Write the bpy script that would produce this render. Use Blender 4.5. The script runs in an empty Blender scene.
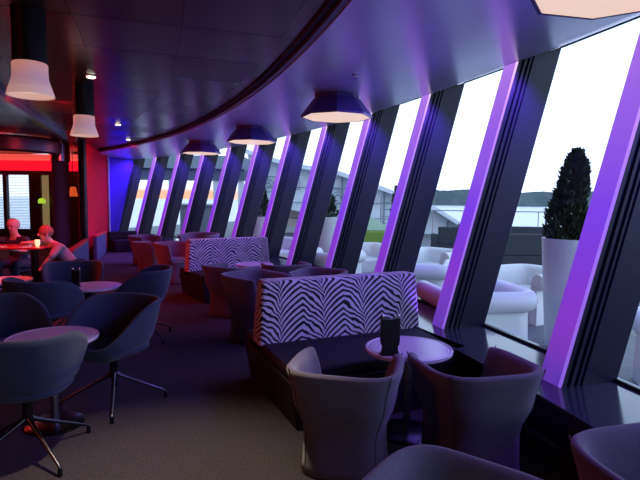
import bpy, bmesh, math, random
from mathutils import Vector, Matrix
random.seed(7)
PI = math.pi
C = bpy.context.scene.collection
sin, cos = math.sin, math.cos

# ------------------------------------------------------------------ plan of the room
CX, CY = -24.56, -3.27            # centre of the curved window wall
RIN, RGLASS, REDGE = 26.92, 27.38, 25.65
TH0, DTH, LEAN = 0.2415, 0.0563, 0.2793
SILL, CEIL, CEIL2 = 0.45, 2.974, 3.05
def P(r, th, z=0.0):
    return Vector((CX + r*cos(th), CY + r*sin(th), z))

# ------------------------------------------------------------------ helpers
def tag(o, label=None, cat=None, group=None, kind=None):
    if label: o['label'] = label
    if cat: o['category'] = cat
    if group: o['group'] = group
    if kind: o['kind'] = kind
    return o

def obj(name, bm, mat=None, parent=None, smooth=True, angle=40, bevel=0, sub=0):
    me = bpy.data.meshes.new(name)
    bmesh.ops.recalc_face_normals(bm, faces=bm.faces)
    for f in bm.faces: f.smooth = smooth
    if smooth:
        for e in bm.edges:
            if len(e.link_faces) == 2 and e.calc_face_angle(0) > math.radians(angle): e.smooth = False
    bm.to_mesh(me); bm.free()
    o = bpy.data.objects.new(name, me); C.objects.link(o)
    mats = mat if isinstance(mat, (list, tuple)) else [mat]
    for m in mats:
        if m: me.materials.append(m)
    if parent: o.parent = parent
    if bevel:
        b = o.modifiers.new('bevel', 'BEVEL'); b.width = bevel; b.segments = 3; b.limit_method = 'ANGLE'
    if sub:
        s = o.modifiers.new('sub', 'SUBSURF'); s.levels = sub; s.render_levels = sub
    return o

def thing(name, label, cat, loc=(0, 0, 0), rotz=0, group=None, kind=None):
    o = bpy.data.objects.new(name, None); C.objects.link(o)
    o.location = loc; o.rotation_euler = (0, 0, rotz); o.empty_display_size = 0.1
    return tag(o, label, cat, group, kind)

def dup(root, loc, rotz, label, group=None, scale=None):
    r = root.copy(); C.objects.link(r); r.location = loc; r.rotation_euler = (0, 0, rotz)
    r['label'] = label; r.scale = (1, 1, 1)
    if group: r['group'] = group
    if scale: r.scale = (scale, scale, scale)
    for ch in list(root.children):
        c = ch.copy(); C.objects.link(c); c.parent = r
        for g in list(ch.children):
            d = g.copy(); C.objects.link(d); d.parent = c
    return r

def box(bm, x0, x1, y0, y1, z0, z1, M=None):
    vs = [bm.verts.new((x, y, z)) for z in (z0, z1) for y in (y0, y1) for x in (x0, x1)]
    for q in ((0,1,3,2),(4,6,7,5),(0,4,5,1),(2,3,7,6),(0,2,6,4),(1,5,7,3)):
        bm.faces.new([vs[i] for i in q])
    if M is not None:
        for v in vs: v.co = M @ v.co
    return vs

def hexa(bm, pts):
    """8 points: bottom 4 in order, top 4 in order"""
    vs = [bm.verts.new(p) for p in pts]
    for q in ((0,1,2,3),(7,6,5,4),(0,4,5,1),(1,5,6,2),(2,6,7,3),(3,7,4,0)):
        bm.faces.new([vs[i] for i in q])

def prism(bm, poly, z0, z1):
    a = [bm.verts.new((p[0], p[1], z0)) for p in poly]; b = [bm.verts.new((p[0], p[1], z1)) for p in poly]
    n = len(poly)
    bm.faces.new(a[::-1]); bm.faces.new(b)
    for i in range(n): bm.faces.new((a[i], a[(i+1) % n], b[(i+1) % n], b[i]))

def loft(bm, rings, cap0=True, cap1=True, closed=True):
    R = [[bm.verts.new(p) for p in r] for r in rings]
    n = len(R[0])
    for a, b in zip(R, R[1:]):
        for i in range(n if closed else n-1):
            bm.faces.new((a[i], a[(i+1) % n], b[(i+1) % n], b[i]))
    if cap0: bm.faces.new(R[0][::-1])
    if cap1: bm.faces.new(R[-1])
    return R

def lathe(bm, prof, n=32, c=(0, 0), rot=0):
    """prof: list of (r,z)"""
    rings = [[(c[0] + r*cos(rot + 2*PI*i/n), c[1] + r*sin(rot + 2*PI*i/n), z) for i in range(n)] for r, z in prof]
    loft(bm, rings)

def tube(bm, pts, r, n=10, rs=None):
    pts = [Vector(p) for p in pts]
    rings = []
    prev = None
    for i, p in enumerate(pts):
        d = (pts[min(i+1, len(pts)-1)] - pts[max(i-1, 0)]).normalized()
        up = Vector((0, 0, 1)) if abs(d.z) < 0.95 else Vector((1, 0, 0))
        if prev is not None: up = prev
        a = d.cross(up).normalized(); b = a.cross(d).normalized(); prev = b
        rr = rs[i] if rs else r
        rings.append([p + a*rr*cos(2*PI*k/n) + b*rr*sin(2*PI*k/n) for k in range(n)])
    loft(bm, rings)

def sphere(bm, c, r, sx=1, sy=1, sz=1, u=20, v=12):
    M = Matrix.Translation(c) @ Matrix.Diagonal((r*sx, r*sy, r*sz, 1))
    bmesh.ops.create_uvsphere(bm, u_segments=u, v_segments=v, radius=1, matrix=M)

def arc_slab(bm, r0, r1, t0, t1, z0, z1, n=60):
    rings = []
    for i in range(n+1):
        t = t0 + (t1-t0)*i/n
        rings.append([P(r0, t, z0), P(r1, t, z0), P(r1, t, z1), P(r0, t, z1)])
    loft(bm, rings)

# ------------------------------------------------------------------ materials
def mat(name, col=(0.5, 0.5, 0.5), rough=0.5, metal=0.0, emit=None, es=0.0, noise=None, bump=None, spec=0.5, coat=0, sheen=0, trans=0):
    m = bpy.data.materials.new(name); m.use_nodes = True
    nt = m.node_tree; b = nt.nodes['Principled BSDF']
    b.inputs['Base Color'].default_value = (*col, 1); b.inputs['Roughness'].default_value = rough
    b.inputs['Metallic'].default_value = metal; b.inputs['Specular IOR Level'].default_value = spec
    b.inputs['Coat Weight'].default_value = coat; b.inputs['Sheen Weight'].default_value = sheen
    b.inputs['Transmission Weight'].default_value = trans
    if emit: b.inputs['Emission Color'].default_value = (*emit, 1); b.inputs['Emission Strength'].default_value = es
    if noise or bump:
        tc = nt.nodes.new('ShaderNodeTexCoord')
    if noise:                                        # (scale, col2, lo, hi)
        n = nt.nodes.new('ShaderNodeTexNoise'); n.inputs['Scale'].default_value = noise[0]; n.inputs['Detail'].default_value = 4
        r = nt.nodes.new('ShaderNodeValToRGB'); r.color_ramp.elements[0].position = noise[2]; r.color_ramp.elements[1].position = noise[3]
        r.color_ramp.elements[0].color = (*col, 1); r.color_ramp.elements[1].color = (*noise[1], 1)
        nt.links.new(tc.outputs['Object'], n.inputs['Vector']); nt.links.new(n.outputs['Fac'], r.inputs['Fac']); nt.links.new(r.outputs['Color'], b.inputs['Base Color'])
    if bump:                                         # (scale, strength)
        n2 = nt.nodes.new('ShaderNodeTexNoise'); n2.inputs['Scale'].default_value = bump[0]
        bp = nt.nodes.new('ShaderNodeBump'); bp.inputs['Strength'].default_value = bump[1]; bp.inputs['Distance'].default_value = 0.02
        nt.links.new(tc.outputs['Object'], n2.inputs['Vector']); nt.links.new(n2.outputs['Fac'], bp.inputs['Height']); nt.links.new(bp.outputs['Normal'], b.inputs['Normal'])
    return m

M = {}
M['carpet'] = mat('carpet', (0.030, 0.027, 0.030), 0.95, noise=(70, (0.068, 0.060, 0.060), 0.3, 0.75), bump=(220, 0.5), spec=0.1)
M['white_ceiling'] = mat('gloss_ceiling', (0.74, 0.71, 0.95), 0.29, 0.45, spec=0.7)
M['fin'] = mat('fin_metal', (0.016, 0.015, 0.042), 0.34, 0.0, spec=0.22)
M['sill'] = mat('sill_laminate', (0.03, 0.03, 0.055), 0.12, 0.0, spec=1.0)
M['dark_paint'] = mat('dark_paint', (0.02, 0.02, 0.028), 0.5)
M['black'] = mat('black_satin', (0.006, 0.006, 0.008), 0.45, spec=.25)
M['chrome'] = mat('chrome', (0.75, 0.75, 0.78), 0.12, 1.0)
M['steel'] = mat('brushed_steel', (0.42, 0.42, 0.46), 0.3, 1.0, noise=(6, (0.3, 0.3, 0.34), 0.3, 0.7))
M['leg_metal'] = mat('dark_leg_metal', (0.07, 0.07, 0.08), 0.28, 1.0)
M['tub_fabric'] = mat('grey_wool', (0.080, 0.075, 0.085), 0.9, noise=(160, (0.12, 0.113, 0.128), 0.35, 0.7), bump=(400, 0.25), spec=0.2, sheen=0.3)
M['seam'] = mat('seam_thread', (0.05, 0.05, 0.06), 0.9)
M['blue_fabric'] = mat('blue_grey_wool', (0.020, 0.027, 0.050), 0.9, noise=(180, (0.033, 0.042, 0.070), 0.35, 0.7), bump=(400, 0.25), spec=0.2, sheen=0.12)
M['dark_seat'] = mat('dark_upholstery', (0.013, 0.012, 0.018), 0.7, spec=.2, bump=(90, 0.2))
M['tabletop'] = mat('pale_tabletop', (0.50, 0.44, 0.50), 0.26, spec=0.6, noise=(5, (0.55, 0.48, 0.54), 0.4, 0.6))
M['red_wall'] = mat('red_wall_paint', (0.62, 0.004, 0.03), 0.7, spec=.05, noise=(3, (0.54, 0.004, 0.025), 0.4, 0.6))
M['violet_lit'] = mat('violet_lit_wall', (0.07, 0.02, 0.62), 0.6, spec=.1, noise=(3, (0.06, 0.018, 0.56), 0.4, 0.6))  # violet light on a pale wall, put into the base colour
M['grey_trim'] = mat('grey_trim', (0.35, 0.33, 0.45), 0.4)
M['screen_fabric'] = mat('slate_partition', (0.06, 0.075, 0.13), 0.9, bump=(200, 0.3))
M['red_cap'] = mat('red_cap', (0.5, 0.015, 0.02), 0.5)
M['white_plastic'] = mat('white_plastic', (0.80, 0.81, 0.82), 0.4, bump=(5, 0.15))
M['planter'] = mat('white_planter', (0.62, 0.62, 0.66), 0.4, noise=(2, (0.58, 0.58, 0.62), 0.4, 0.6))
M['wicker'] = mat('dark_wicker', (0.03, 0.036, 0.05), 0.7, bump=(60, 0.6))
M['grey_cushion'] = mat('grey_cushion', (0.12, 0.14, 0.17), 0.85, bump=(40, 0.2))
M['deck'] = mat('grey_deck', (0.16, 0.16, 0.18), 0.6, noise=(7, (0.11, 0.11, 0.13), 0.35, 0.65))
M['ship_white'] = mat('ship_white_paint', (0.74, 0.79, 0.82), 0.45, noise=(1.2, (0.70, 0.75, 0.79), 0.4, 0.6))
M['ship_line'] = mat('ship_grey_rib', (0.22, 0.27, 0.32), 0.5)
M['ship_dark'] = mat('ship_dark_blue', (0.09, 0.11, 0.17), 0.5)
M['cream'] = mat('cream_sunset_panel', (0.80, 0.74, 0.60), 0.6)  # sunset light in the openings, put into the panel colour
M['green_canvas'] = mat('green_canvas', (0.22, 0.36, 0.05), 0.8)
M['pale_green'] = mat('pale_green_canvas', (0.42, 0.60, 0.40), 0.8)
M['leaf'] = mat('conifer_leaf', (0.012, 0.028, 0.010), 0.7, noise=(9, (0.035, 0.062, 0.022), 0.35, 0.7))
M['bark'] = mat('bark', (0.05, 0.035, 0.02), 0.9)
M['hill'] = mat('forest_hill', (0.10, 0.13, 0.14), 1.0, noise=(0.02, (0.14, 0.17, 0.175), 0.4, 0.65), spec=0)
M['sea'] = mat('sea_water', (0.5, 0.52, 0.54), 0.3, bump=(0.25, 0.02), spec=1.0)
M['skin'] = mat('skin', (0.55, 0.33, 0.25), 0.6)
M['hair_grey'] = mat('pale_hair', (0.45, 0.40, 0.36), 0.8, bump=(120, 0.5))
M['hair_dark'] = mat('ginger_hair', (0.25, 0.12, 0.08), 0.8, bump=(120, 0.5))
M['shirt_dark'] = mat('dark_shirt', (0.03, 0.03, 0.045), 0.9)
M['shirt_pale'] = mat('pale_shirt', (0.22, 0.17, 0.19), 0.9)
M['jeans'] = mat('dark_trousers', (0.03, 0.035, 0.06), 0.9)
M['slat'] = mat('blind_slat', (0.06, 0.06, 0.07), 0.5)
M['red_light'] = mat('red_light_panel', (0.5, 0.02, 0.02), 0.5, emit=(1, 0.006, 0.025), es=1.0)
M['red_lit_ceiling'] = mat('coral_lit_ceiling', (0.5, 0.05, 0.05), 0.5, emit=(1, 0.10, 0.08), es=0.85)  # red light on the bar ceiling, made as a glow
M['lamp_glow'] = mat('lamp_diffuser', (0.8, 0.75, 0.7), 0.5, emit=(1.0, 0.72, 0.46), es=0.78)
M['down_glow'] = mat('downlight_lens', (0.8, 0.8, 0.8), 0.5, emit=(1.0, 0.88, 0.72), es=6)
M['orange_glow'] = mat('orange_shade', (0.6, 0.2, 0.05), 0.5, emit=(1.0, 0.16, 0.04), es=0.45)
M['green_glow'] = mat('green_lamp', (0.3, 0.6, 0.05), 0.5, emit=(0.45, 0.9, 0.05), es=0.7)
M['candle_glow'] = mat('candle_glass', (0.8, 0.8, 0.5), 0.3, emit=(1, 0.85, 0.45), es=0.9)
M['violet_shade'] = mat('violet_lampshade', (0.05, 0.035, 0.16), 0.45, 0.0, spec=0.6)
M['red_laminate'] = mat('red_lacquer_top', (0.45, 0.03, 0.04), 0.18)

def plaster_shade():
    m = mat('translucent_shade', (0.75, 0.66, 0.66), 0.6)
    nt = m.node_tree; b = nt.nodes['Principled BSDF']
    tc = nt.nodes.new('ShaderNodeTexCoord'); sp = nt.nodes.new('ShaderNodeSeparateXYZ')
    r = nt.nodes.new('ShaderNodeValToRGB'); e = r.color_ramp.elements
    e[0].position = 0; e[0].color = (0.62, 0.36, 0.30, 1); e[1].position = 1; e[1].color = (0.66, 0.27, 0.19, 1)
    k = e.new(0.5); k.color = (0.42, 0.22, 0.28, 1)
    nt.links.new(tc.outputs['Generated'], sp.inputs[0]); nt.links.new(sp.outputs['Z'], r.inputs['Fac'])
    nt.links.new(r.outputs['Color'], b.inputs['Emission Color']); b.inputs['Emission Strength'].default_value = 0.6
    return m
M['shade'] = plaster_shade()

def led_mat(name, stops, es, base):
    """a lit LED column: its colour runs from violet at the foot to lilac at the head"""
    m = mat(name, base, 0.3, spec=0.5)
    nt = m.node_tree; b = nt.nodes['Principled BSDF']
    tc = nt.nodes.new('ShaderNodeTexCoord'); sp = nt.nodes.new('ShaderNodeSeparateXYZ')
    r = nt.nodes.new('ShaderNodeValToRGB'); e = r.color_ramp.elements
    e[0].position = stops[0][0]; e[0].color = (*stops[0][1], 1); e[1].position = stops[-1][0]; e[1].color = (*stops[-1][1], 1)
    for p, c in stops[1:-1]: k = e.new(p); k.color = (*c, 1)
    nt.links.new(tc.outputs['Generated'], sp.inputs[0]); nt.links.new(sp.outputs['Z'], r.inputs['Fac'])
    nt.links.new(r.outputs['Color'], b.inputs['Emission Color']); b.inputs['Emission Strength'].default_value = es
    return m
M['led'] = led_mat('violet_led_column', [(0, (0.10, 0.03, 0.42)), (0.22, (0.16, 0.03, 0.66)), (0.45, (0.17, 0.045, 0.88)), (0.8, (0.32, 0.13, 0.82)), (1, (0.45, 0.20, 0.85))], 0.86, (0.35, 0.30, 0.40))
M['led_edge'] = led_mat('violet_led_edge', [(0, (0.22, 0.10, 0.65)), (0.5, (0.33, 0.16, 0.90)), (0.85, (0.55, 0.28, 0.95)), (1, (0.95, 0.65, 1.0))], 1.0, (0.4, 0.4, 0.45))
M['led_dim'] = mat('blue_led_edge', (0.1, 0.05, 0.4), 0.4, emit=(0.10, 0.02, 0.55), es=0.6)

def ceiling_panels():
    m = mat('dark_panel_ceiling', (0.17, 0.14, 0.10), 0.27, 0.8)
    nt = m.node_tree; N = nt.nodes; L = nt.links; b = N['Principled BSDF']
    tc = N.new('ShaderNodeTexCoord'); sp = N.new('ShaderNodeSeparateXYZ'); L.new(tc.outputs['Object'], sp.inputs[0])
    def mth(op, a, bb=None, v=None):
        n = N.new('ShaderNodeMath'); n.operation = op
        L.new(a, n.inputs[0])
        if bb is not None: L.new(bb, n.inputs[1])
        if v is not None: n.inputs[1].default_value = v
        return n.outputs[0]
    x = mth('SUBTRACT', sp.outputs['X'], v=CX); y = mth('SUBTRACT', sp.outputs['Y'], v=CY)
    r2 = mth('ADD', mth('MULTIPLY', x, x), mth('MULTIPLY', y, y)); r = mth('SQRT', r2)
    th = mth('ARCTAN2', y, x)
    def line(val, per, off, w):
        f = mth('FRACT', mth('MULTIPLY', mth('ADD', val, v=off), v=1/per))
        return mth('LESS_THAN', mth('ABSOLUTE', mth('SUBTRACT', f, v=0.5)), v=w/per)
    a = line(th, 0.0365, 0.0005, 0.0008); c = line(r, 0.82, 0.43, 0.005)
    seam = mth('MAXIMUM', a, c)
    # every panel sits at a slightly different tilt: small tone and roughness change per panel
    ids = N.new('ShaderNodeCombineXYZ')
    L.new(mth('FLOOR', mth('MULTIPLY', mth('ADD', th, v=0.0005+0.01825), v=1/0.0365)), ids.inputs[0]); L.new(mth('FLOOR', mth('MULTIPLY', mth('ADD', r, v=0.43+0.41), v=1/0.82)), ids.inputs[1])
    wn = N.new('ShaderNodeTexWhiteNoise'); L.new(ids.outputs[0], wn.inputs['Vector'])
    mr = N.new('ShaderNodeMapRange'); L.new(wn.outputs['Value'], mr.inputs[0]); mr.inputs[3].default_value = 0.24; mr.inputs[4].default_value = 0.34
    L.new(mr.outputs[0], b.inputs['Roughness'])
    mx = N.new('ShaderNodeMix'); mx.data_type = 'RGBA'; L.new(seam, mx.inputs[0])
    mx.inputs[6].default_value = (0.17, 0.14, 0.10, 1); mx.inputs[7].default_value = (0.004, 0.004, 0.004, 1)
    L.new(mx.outputs[2], b.inputs['Base Color'])
    return m
M['panel_ceiling'] = ceiling_panels()

def zebra():
    m = mat('zebra_upholstery', (0.5, 0.5, 0.5), 0.8, sheen=0.2, spec=0.2)
    nt = m.node_tree; N = nt.nodes; L = nt.links; b = N['Principled BSDF']
    tc = N.new('ShaderNodeTexCoord'); nz = N.new('ShaderNodeTexNoise'); nz.inputs['Scale'].default_value = 5.5; nz.inputs['Detail'].default_value = 2
    L.new(tc.outputs['Object'], nz.inputs['Vector'])
    sp = N.new('ShaderNodeSeparateXYZ'); L.new(tc.outputs['Object'], sp.inputs[0])
    def mth(op, a, bb=None, v=None):
        n = N.new('ShaderNodeMath'); n.operation = op
        L.new(a, n.inputs[0])
        if bb is not None: L.new(bb, n.inputs[1])
        if v is not None: n.inputs[1].default_value = v
        return n.outputs[0]
    nx = mth('MULTIPLY', mth('SUBTRACT', nz.outputs['Fac'], v=0.5), v=0.10)
    px = mth('ADD', mth('ADD', sp.outputs['X'], mth('MULTIPLY', sp.outputs['Y'], v=1.0)), nx)
    per = 0.40
    f = mth('ABSOLUTE', mth('SUBTRACT', mth('FRACT', mth('MULTIPLY', px, v=1/per)), v=0.5))   # 0 .. .5 triangle
    # curved chevron: strong slope at the spine, flatter outside
    cur = mth('POWER', mth('MULTIPLY', f, v=2.0), v=0.62)
    t = mth('ADD', mth('SUBTRACT', sp.outputs['Z'], mth('MULTIPLY', cur, v=0.19)), mth('MULTIPLY', nx, v=0.9))
    s = mth('SINE', mth('MULTIPLY', t, v=2*PI/0.052))
    n3 = N.new('ShaderNodeTexNoise'); n3.inputs['Scale'].default_value = 11; L.new(tc.outputs['Object'], n3.inputs['Vector'])
    s = mth('ADD', s, mth('MULTIPLY', mth('SUBTRACT', n3.outputs['Fac'], v=0.5), v=1.5))
    r = N.new('ShaderNodeValToRGB'); r.color_ramp.elements[0].position = 0.38; r.color_ramp.elements[1].position = 0.50
    r.color_ramp.elements[0].color = (0.008, 0.006, 0.015, 1); r.color_ramp.elements[1].color = (0.52, 0.50, 0.56, 1)
    mr = N.new('ShaderNodeMapRange'); mr.inputs[1].default_value = -1; mr.inputs[2].default_value = 1; L.new(s, mr.inputs[0])
    L.new(mr.outputs[0], r.inputs['Fac']); L.new(r.outputs['Color'], b.inputs['Base Color'])
    return m
M['zebra'] = zebra()

def striped():
    m = mat('striped_fabric', (0.4, 0.02, 0.02), 0.8)
    nt = m.node_tree; N = nt.nodes; L = nt.links; b = N['Principled BSDF']
    tc = N.new('ShaderNodeTexCoord'); w = N.new('ShaderNodeTexWave'); w.inputs['Scale'].default_value = 11; w.bands_direction = 'DIAGONAL'
    r = N.new('ShaderNodeValToRGB'); r.color_ramp.elements[0].position = 0.45; r.color_ramp.elements[1].position = 0.55
    r.color_ramp.elements[0].color = (0.02, 0.01, 0.01, 1); r.color_ramp.elements[1].color = (0.45, 0.12, 0.1, 1)
    L.new(tc.outputs['Object'], w.inputs['Vector']); L.new(w.outputs['Fac'], r.inputs['Fac']); L.new(r.outputs['Color'], b.inputs['Base Color'])
    return m
M['striped'] = striped()

def glass():
    m = bpy.data.materials.new('window_glass'); m.use_nodes = True
    nt = m.node_tree; N = nt.nodes; L = nt.links
    for n in list(N): N.remove(n)
    out = N.new('ShaderNodeOutputMaterial'); mx = N.new('ShaderNodeMixShader'); t = N.new('ShaderNodeBsdfTransparent'); g = N.new('ShaderNodeBsdfGlossy')
    t.inputs['Color'].default_value = (0.93, 0.96, 0.97, 1); g.inputs['Roughness'].default_value = 0.01
    # Schlick reflectance of clear glass, the same from both faces
    ge = N.new('ShaderNodeNewGeometry'); dp = N.new('ShaderNodeVectorMath'); dp.operation = 'DOT_PRODUCT'
    L.new(ge.outputs['Incoming'], dp.inputs[0]); L.new(ge.outputs['Normal'], dp.inputs[1])
    def mth(op, a, v):
        n = N.new('ShaderNodeMath'); n.operation = op
        if op == 'SUBTRACT': n.inputs[0].default_value = v; L.new(a, n.inputs[1])
        else:
            L.new(a, n.inputs[0]); n.inputs[1].default_value = v
        return n.outputs[0]
    q = mth('POWER', mth('SUBTRACT', mth('ABSOLUTE', dp.outputs['Value'], 0), 1.0), 5.0)
    q = mth('ADD', mth('MULTIPLY', q, .9), .035)
    L.new(q, mx.inputs[0]); L.new(t.outputs[0], mx.inputs[1]); L.new(g.outputs[0], mx.inputs[2]); L.new(mx.outputs[0], out.inputs[0])
    return m
M['glass'] = glass()

# ------------------------------------------------------------------ the setting
bm = bmesh.new()
arc = [P(RIN+0.1, -0.12 + 1.02*i/70) for i in range(71)]
prism(bm, [(p.x, p.y) for p in arc] + [(-13.0, 17.6), (-13.0, -7.0)], -0.12, 0.0)
tag(obj('floor', bm, M['carpet']), kind='structure')

bm = bmesh.new()
arc = [P(REDGE, -0.12 + 1.0*i/70) for i in range(71)]
prism(bm, [(p.x, p.y) for p in arc] + [(-13.0, 17.6), (-13.0, -7.0)], CEIL2, CEIL2+0.1)
tag(obj('ceiling', bm, M['panel_ceiling'], smooth=False), kind='structure')

bm = bmesh.new()
RKINK, RISE = RIN + LEAN*(CEIL-SILL) - 0.01, 0.37       # from the fins outwards the ceiling tips up to the glass
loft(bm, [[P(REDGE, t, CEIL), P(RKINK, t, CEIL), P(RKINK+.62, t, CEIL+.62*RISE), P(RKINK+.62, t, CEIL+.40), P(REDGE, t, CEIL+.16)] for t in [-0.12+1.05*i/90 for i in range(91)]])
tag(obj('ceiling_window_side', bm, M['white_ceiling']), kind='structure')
# the little step between both ceilings: steel fascia and a black strip painted as its shadow gap
bm = bmesh.new(); arc_slab(bm, REDGE-0.05, REDGE-0.004, -0.12, 0.86, CEIL+0.012, CEIL2-0.001, 90)
tag(obj('trim_1', bm, mat('fascia_metal', (.10, .10, .16), .35, .5)), kind='structure')
bm = bmesh.new(); arc_slab(bm, REDGE-0.10, REDGE-0.055, -0.12, 0.86, CEIL2-0.03, CEIL2-0.001, 90)
tag(obj('trim_2', bm, M['black']), kind='structure')

# window bench and low wall
bm = bmesh.new(); arc_slab(bm, 26.70, 27.46, -0.12, 0.86, SILL-0.04, SILL, 90)
tag(obj('trim_3', bm, M['sill'], bevel=0.006), kind='structure')
bm = bmesh.new(); arc_slab(bm, 26.84, 26.96, -0.12, 0.86, 0.0, SILL-0.04, 90)
tag(obj('wall_right', bm, M['sill']), kind='structure')
bm = bmesh.new(); arc_slab(bm, 26.81, 26.84, -0.12, 0.86, 0.0, 0.10, 90)
tag(obj('baseboard_right', bm, M['sill']), kind='structure')
bm = bmesh.new(); arc_slab(bm, 27.36, 27.50, -0.12, 0.86, -0.3, SILL-0.04, 90)
tag(obj('wall_outer', bm, M['ship_white']), kind='structure')

# leaning fins with their LED columns, and the glass between them
def fin_section(poly, th, z):
    """poly of (u radial, t tangential) about the fin's near inner corner"""
    top = z > 2
    o = P(RIN + LEAN*(z-SILL), th); er = Vector((cos(th), sin(th), 0)); et = Vector((-sin(th), cos(th), 0))
    return [(o + er*(u + (LEAN*RISE*max(u, 0)*1.1 if top else 0)) + et*t) + Vector((0, 0, z + (RISE*max(u, 0)*1.11 if top else 0))) for u, t in poly]
FIN = [(0, 0), (0.03, 0), (0.035, 0.022), (0.062, 0.022), (0.067, 0.004), (0.092, 0.004), (0.097, 0.024), (0.118, 0.024), (0.123, 0.006), (0.140, 0.006),
       (0.145, 0.026), (0.165, 0.026), (0.17, 0.012), (0.46, 0.030), (0.46, 0.175), (0.0, 0.201)]
for i in range(-1, 13):
    th = TH0 + DTH*(i-1)
    bm = bmesh.new(); loft(bm, [fin_section(FIN, th, SILL+0.001), fin_section(FIN, th, CEIL-0.001)])
    f = tag(obj('trim_%d' % (i+5), bm, M['fin'], smooth=False), kind='structure')
    if i < 12:
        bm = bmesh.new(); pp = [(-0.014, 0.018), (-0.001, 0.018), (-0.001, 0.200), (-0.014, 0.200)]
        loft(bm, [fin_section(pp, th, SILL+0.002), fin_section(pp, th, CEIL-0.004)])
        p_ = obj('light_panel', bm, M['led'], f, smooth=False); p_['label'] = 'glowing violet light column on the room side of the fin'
    bm = bmesh.new(); pp = [(-0.014, 0.016), (-0.001, 0.0), (-0.001, 0.016)]
    loft(bm, [fin_section(pp, th, SILL+0.002), fin_section(pp, th, CEIL-0.004)])
    p_ = obj('light_edge', bm, M['led_edge'] if i < 12 else M['led_dim'], f, smooth=False); p_['label'] = 'bright lilac edge strip'
    if i < 12:
        GT_ = CEIL + .192
        def gpt(r, t, z): return P(r + LEAN*(z-SILL), t, z)
        a, b_ = th + 0.17/27.3, th + DTH + 0.03/27.3
        bm = bmesh.new()
        hexa(bm, [gpt(RGLASS, a, SILL+.001), gpt(RGLASS+.012, a, SILL+.001), gpt(RGLASS+.012, b_, SILL+.001), gpt(RGLASS, b_, SILL+.001),
                  gpt(RGLASS, a, GT_), gpt(RGLASS+.012, a, GT_), gpt(RGLASS+.012, b_, GT_), gpt(RGLASS, b_, GT_)])
        w = tag(obj('window_%d' % (i+2), bm, M['glass'], smooth=False), kind='structure')
        bm = bmesh.new()
        for z0, z1 in ((SILL+.002, SILL+.02), (GT_-.02, GT_-.004)):
            hexa(bm, [gpt(RGLASS-.02, a, z0), gpt(RGLASS-.001, a, z0), gpt(RGLASS-.001, b_, z0), gpt(RGLASS-.02, b_, z0),
                      gpt(RGLASS-.02, a, z1), gpt(RGLASS-.001, a, z1), gpt(RGLASS-.001, b_, z1), gpt(RGLASS-.02, b_, z1)])
        obj('window_gasket', bm, M['black'], w, smooth=False)

# walls round the room
def wall(name, pts, z0, z1, t, m, nrm=1):
    bm = bmesh.new()
    (x0, y0), (x1, y1) = pts
    d = Vector((x1-x0, y1-y0, 0)).normalized(); n = Vector((-d.y, d.x, 0))*t*nrm
    prism(bm, [(x0, y0), (x1, y1), (x1+n.x, y1+n.y), (x0+n.x, y0+n.y)], z0, z1)
    return tag(obj(name, bm, m, smooth=False), kind='structure')
p0 = P(27.5, -0.12)
wall('wall_back', ((-13.0, -6.2), (p0.x + 1.2, p0.y)), 0, CEIL2, 0.12, M['dark_paint'], -1)
wall('wall_left', ((-12.9, -6.2), (-12.9, 17.5)), 0, CEIL2, 0.12, M['dark_paint'], 1)
wall('wall_red', ((-6.00, 12.80), (-6.93, 16.35)), 0, CEIL2-0.001, 0.14, M['red_wall'], 1)
# wall with violet light in its colour, running from the corner to the last fin, one edge leaning with it
a0 = P(RIN+0.0, TH0+DTH*11, 0); q0 = Vector((-6.95, 16.42, 0)); q1 = a0.copy()
top = P(RIN+LEAN*(CEIL-SILL), TH0+DTH*11, CEIL-0.002); qt = q0.copy(); qt.z = CEIL-0.002
off = Vector((-0.12, -0.02, 0))
bm = bmesh.new(); hexa(bm, [q0, q1, q1+off, q0+off, qt, top, top+off, qt+off])
tag(obj('wall_violet_lit', bm, M['violet_lit'], smooth=False), kind='structure')
bm = bmesh.new(); prism(bm, [(-6.97, 16.32), (-6.86, 16.30), (-6.88, 16.44), (-6.99, 16.46)], 0, CEIL-0.003)
tag(obj('trim_30', bm, M['grey_trim'], smooth=False), kind='structure')

# far wall of the bar with three openings
YB = 16.9
def fx(px): return (px-320)/501.3*YB
ops = [(-40, 3.5), (7, 29.5), (41, 49.5)]
edges = [-75] + [v for o in ops for v in o] + [110]
bm = bmesh.new()
x0, x1 = -12.8, fx(112)
box(bm, x0, x1, YB, YB+0.15, 0, 0.55); box(bm, x0, x1, YB, YB+0.15, 2.36, CEIL2-0.002)
for k in range(0, len(edges), 2):
    box(bm, max(x0, fx(edges[k])), fx(edges[k+1]), YB+0.0, YB+0.15, 0.551, 2.359)
tag(obj('wall_far', bm, M['dark_paint'], smooth=False), kind='structure')
for k, (a, b_) in enumerate(ops):
    bm = bmesh.new(); X0, X1 = max(x0+.01, fx(a)), fx(b_)
    box(bm, X0+.001, X1-.001, YB+0.09, YB+0.1, 0.552, 2.358)
    w = tag(obj('window_%d' % (20+k), bm, M['glass'] if k < 2 else mat('amber_glow_pane', (0.35, 0.38, 0.16), 0.5, emit=(0.5, 0.5, 0.22), es=0.25), smooth=False), kind='structure')  # third pane glows by itself, standing for light through the opening
    if k < 2:
        bm = bmesh.new()
        for j in range(34):
            z = 0.58 + j*0.0525
            hexa(bm, [(X0+.01, YB+.02, z), (X1-.01, YB+.02, z), (X1-.01, YB+.055, z+.014), (X0+.01, YB+.055, z+.014),
                      (X0+.01, YB+.02, z+.004), (X1-.01, YB+.02, z+.004), (X1-.01, YB+.055, z+.018), (X0+.01, YB+.055, z+.018)])
        obj('blind_slats', bm, M['slat'], w, smooth=False)

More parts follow.
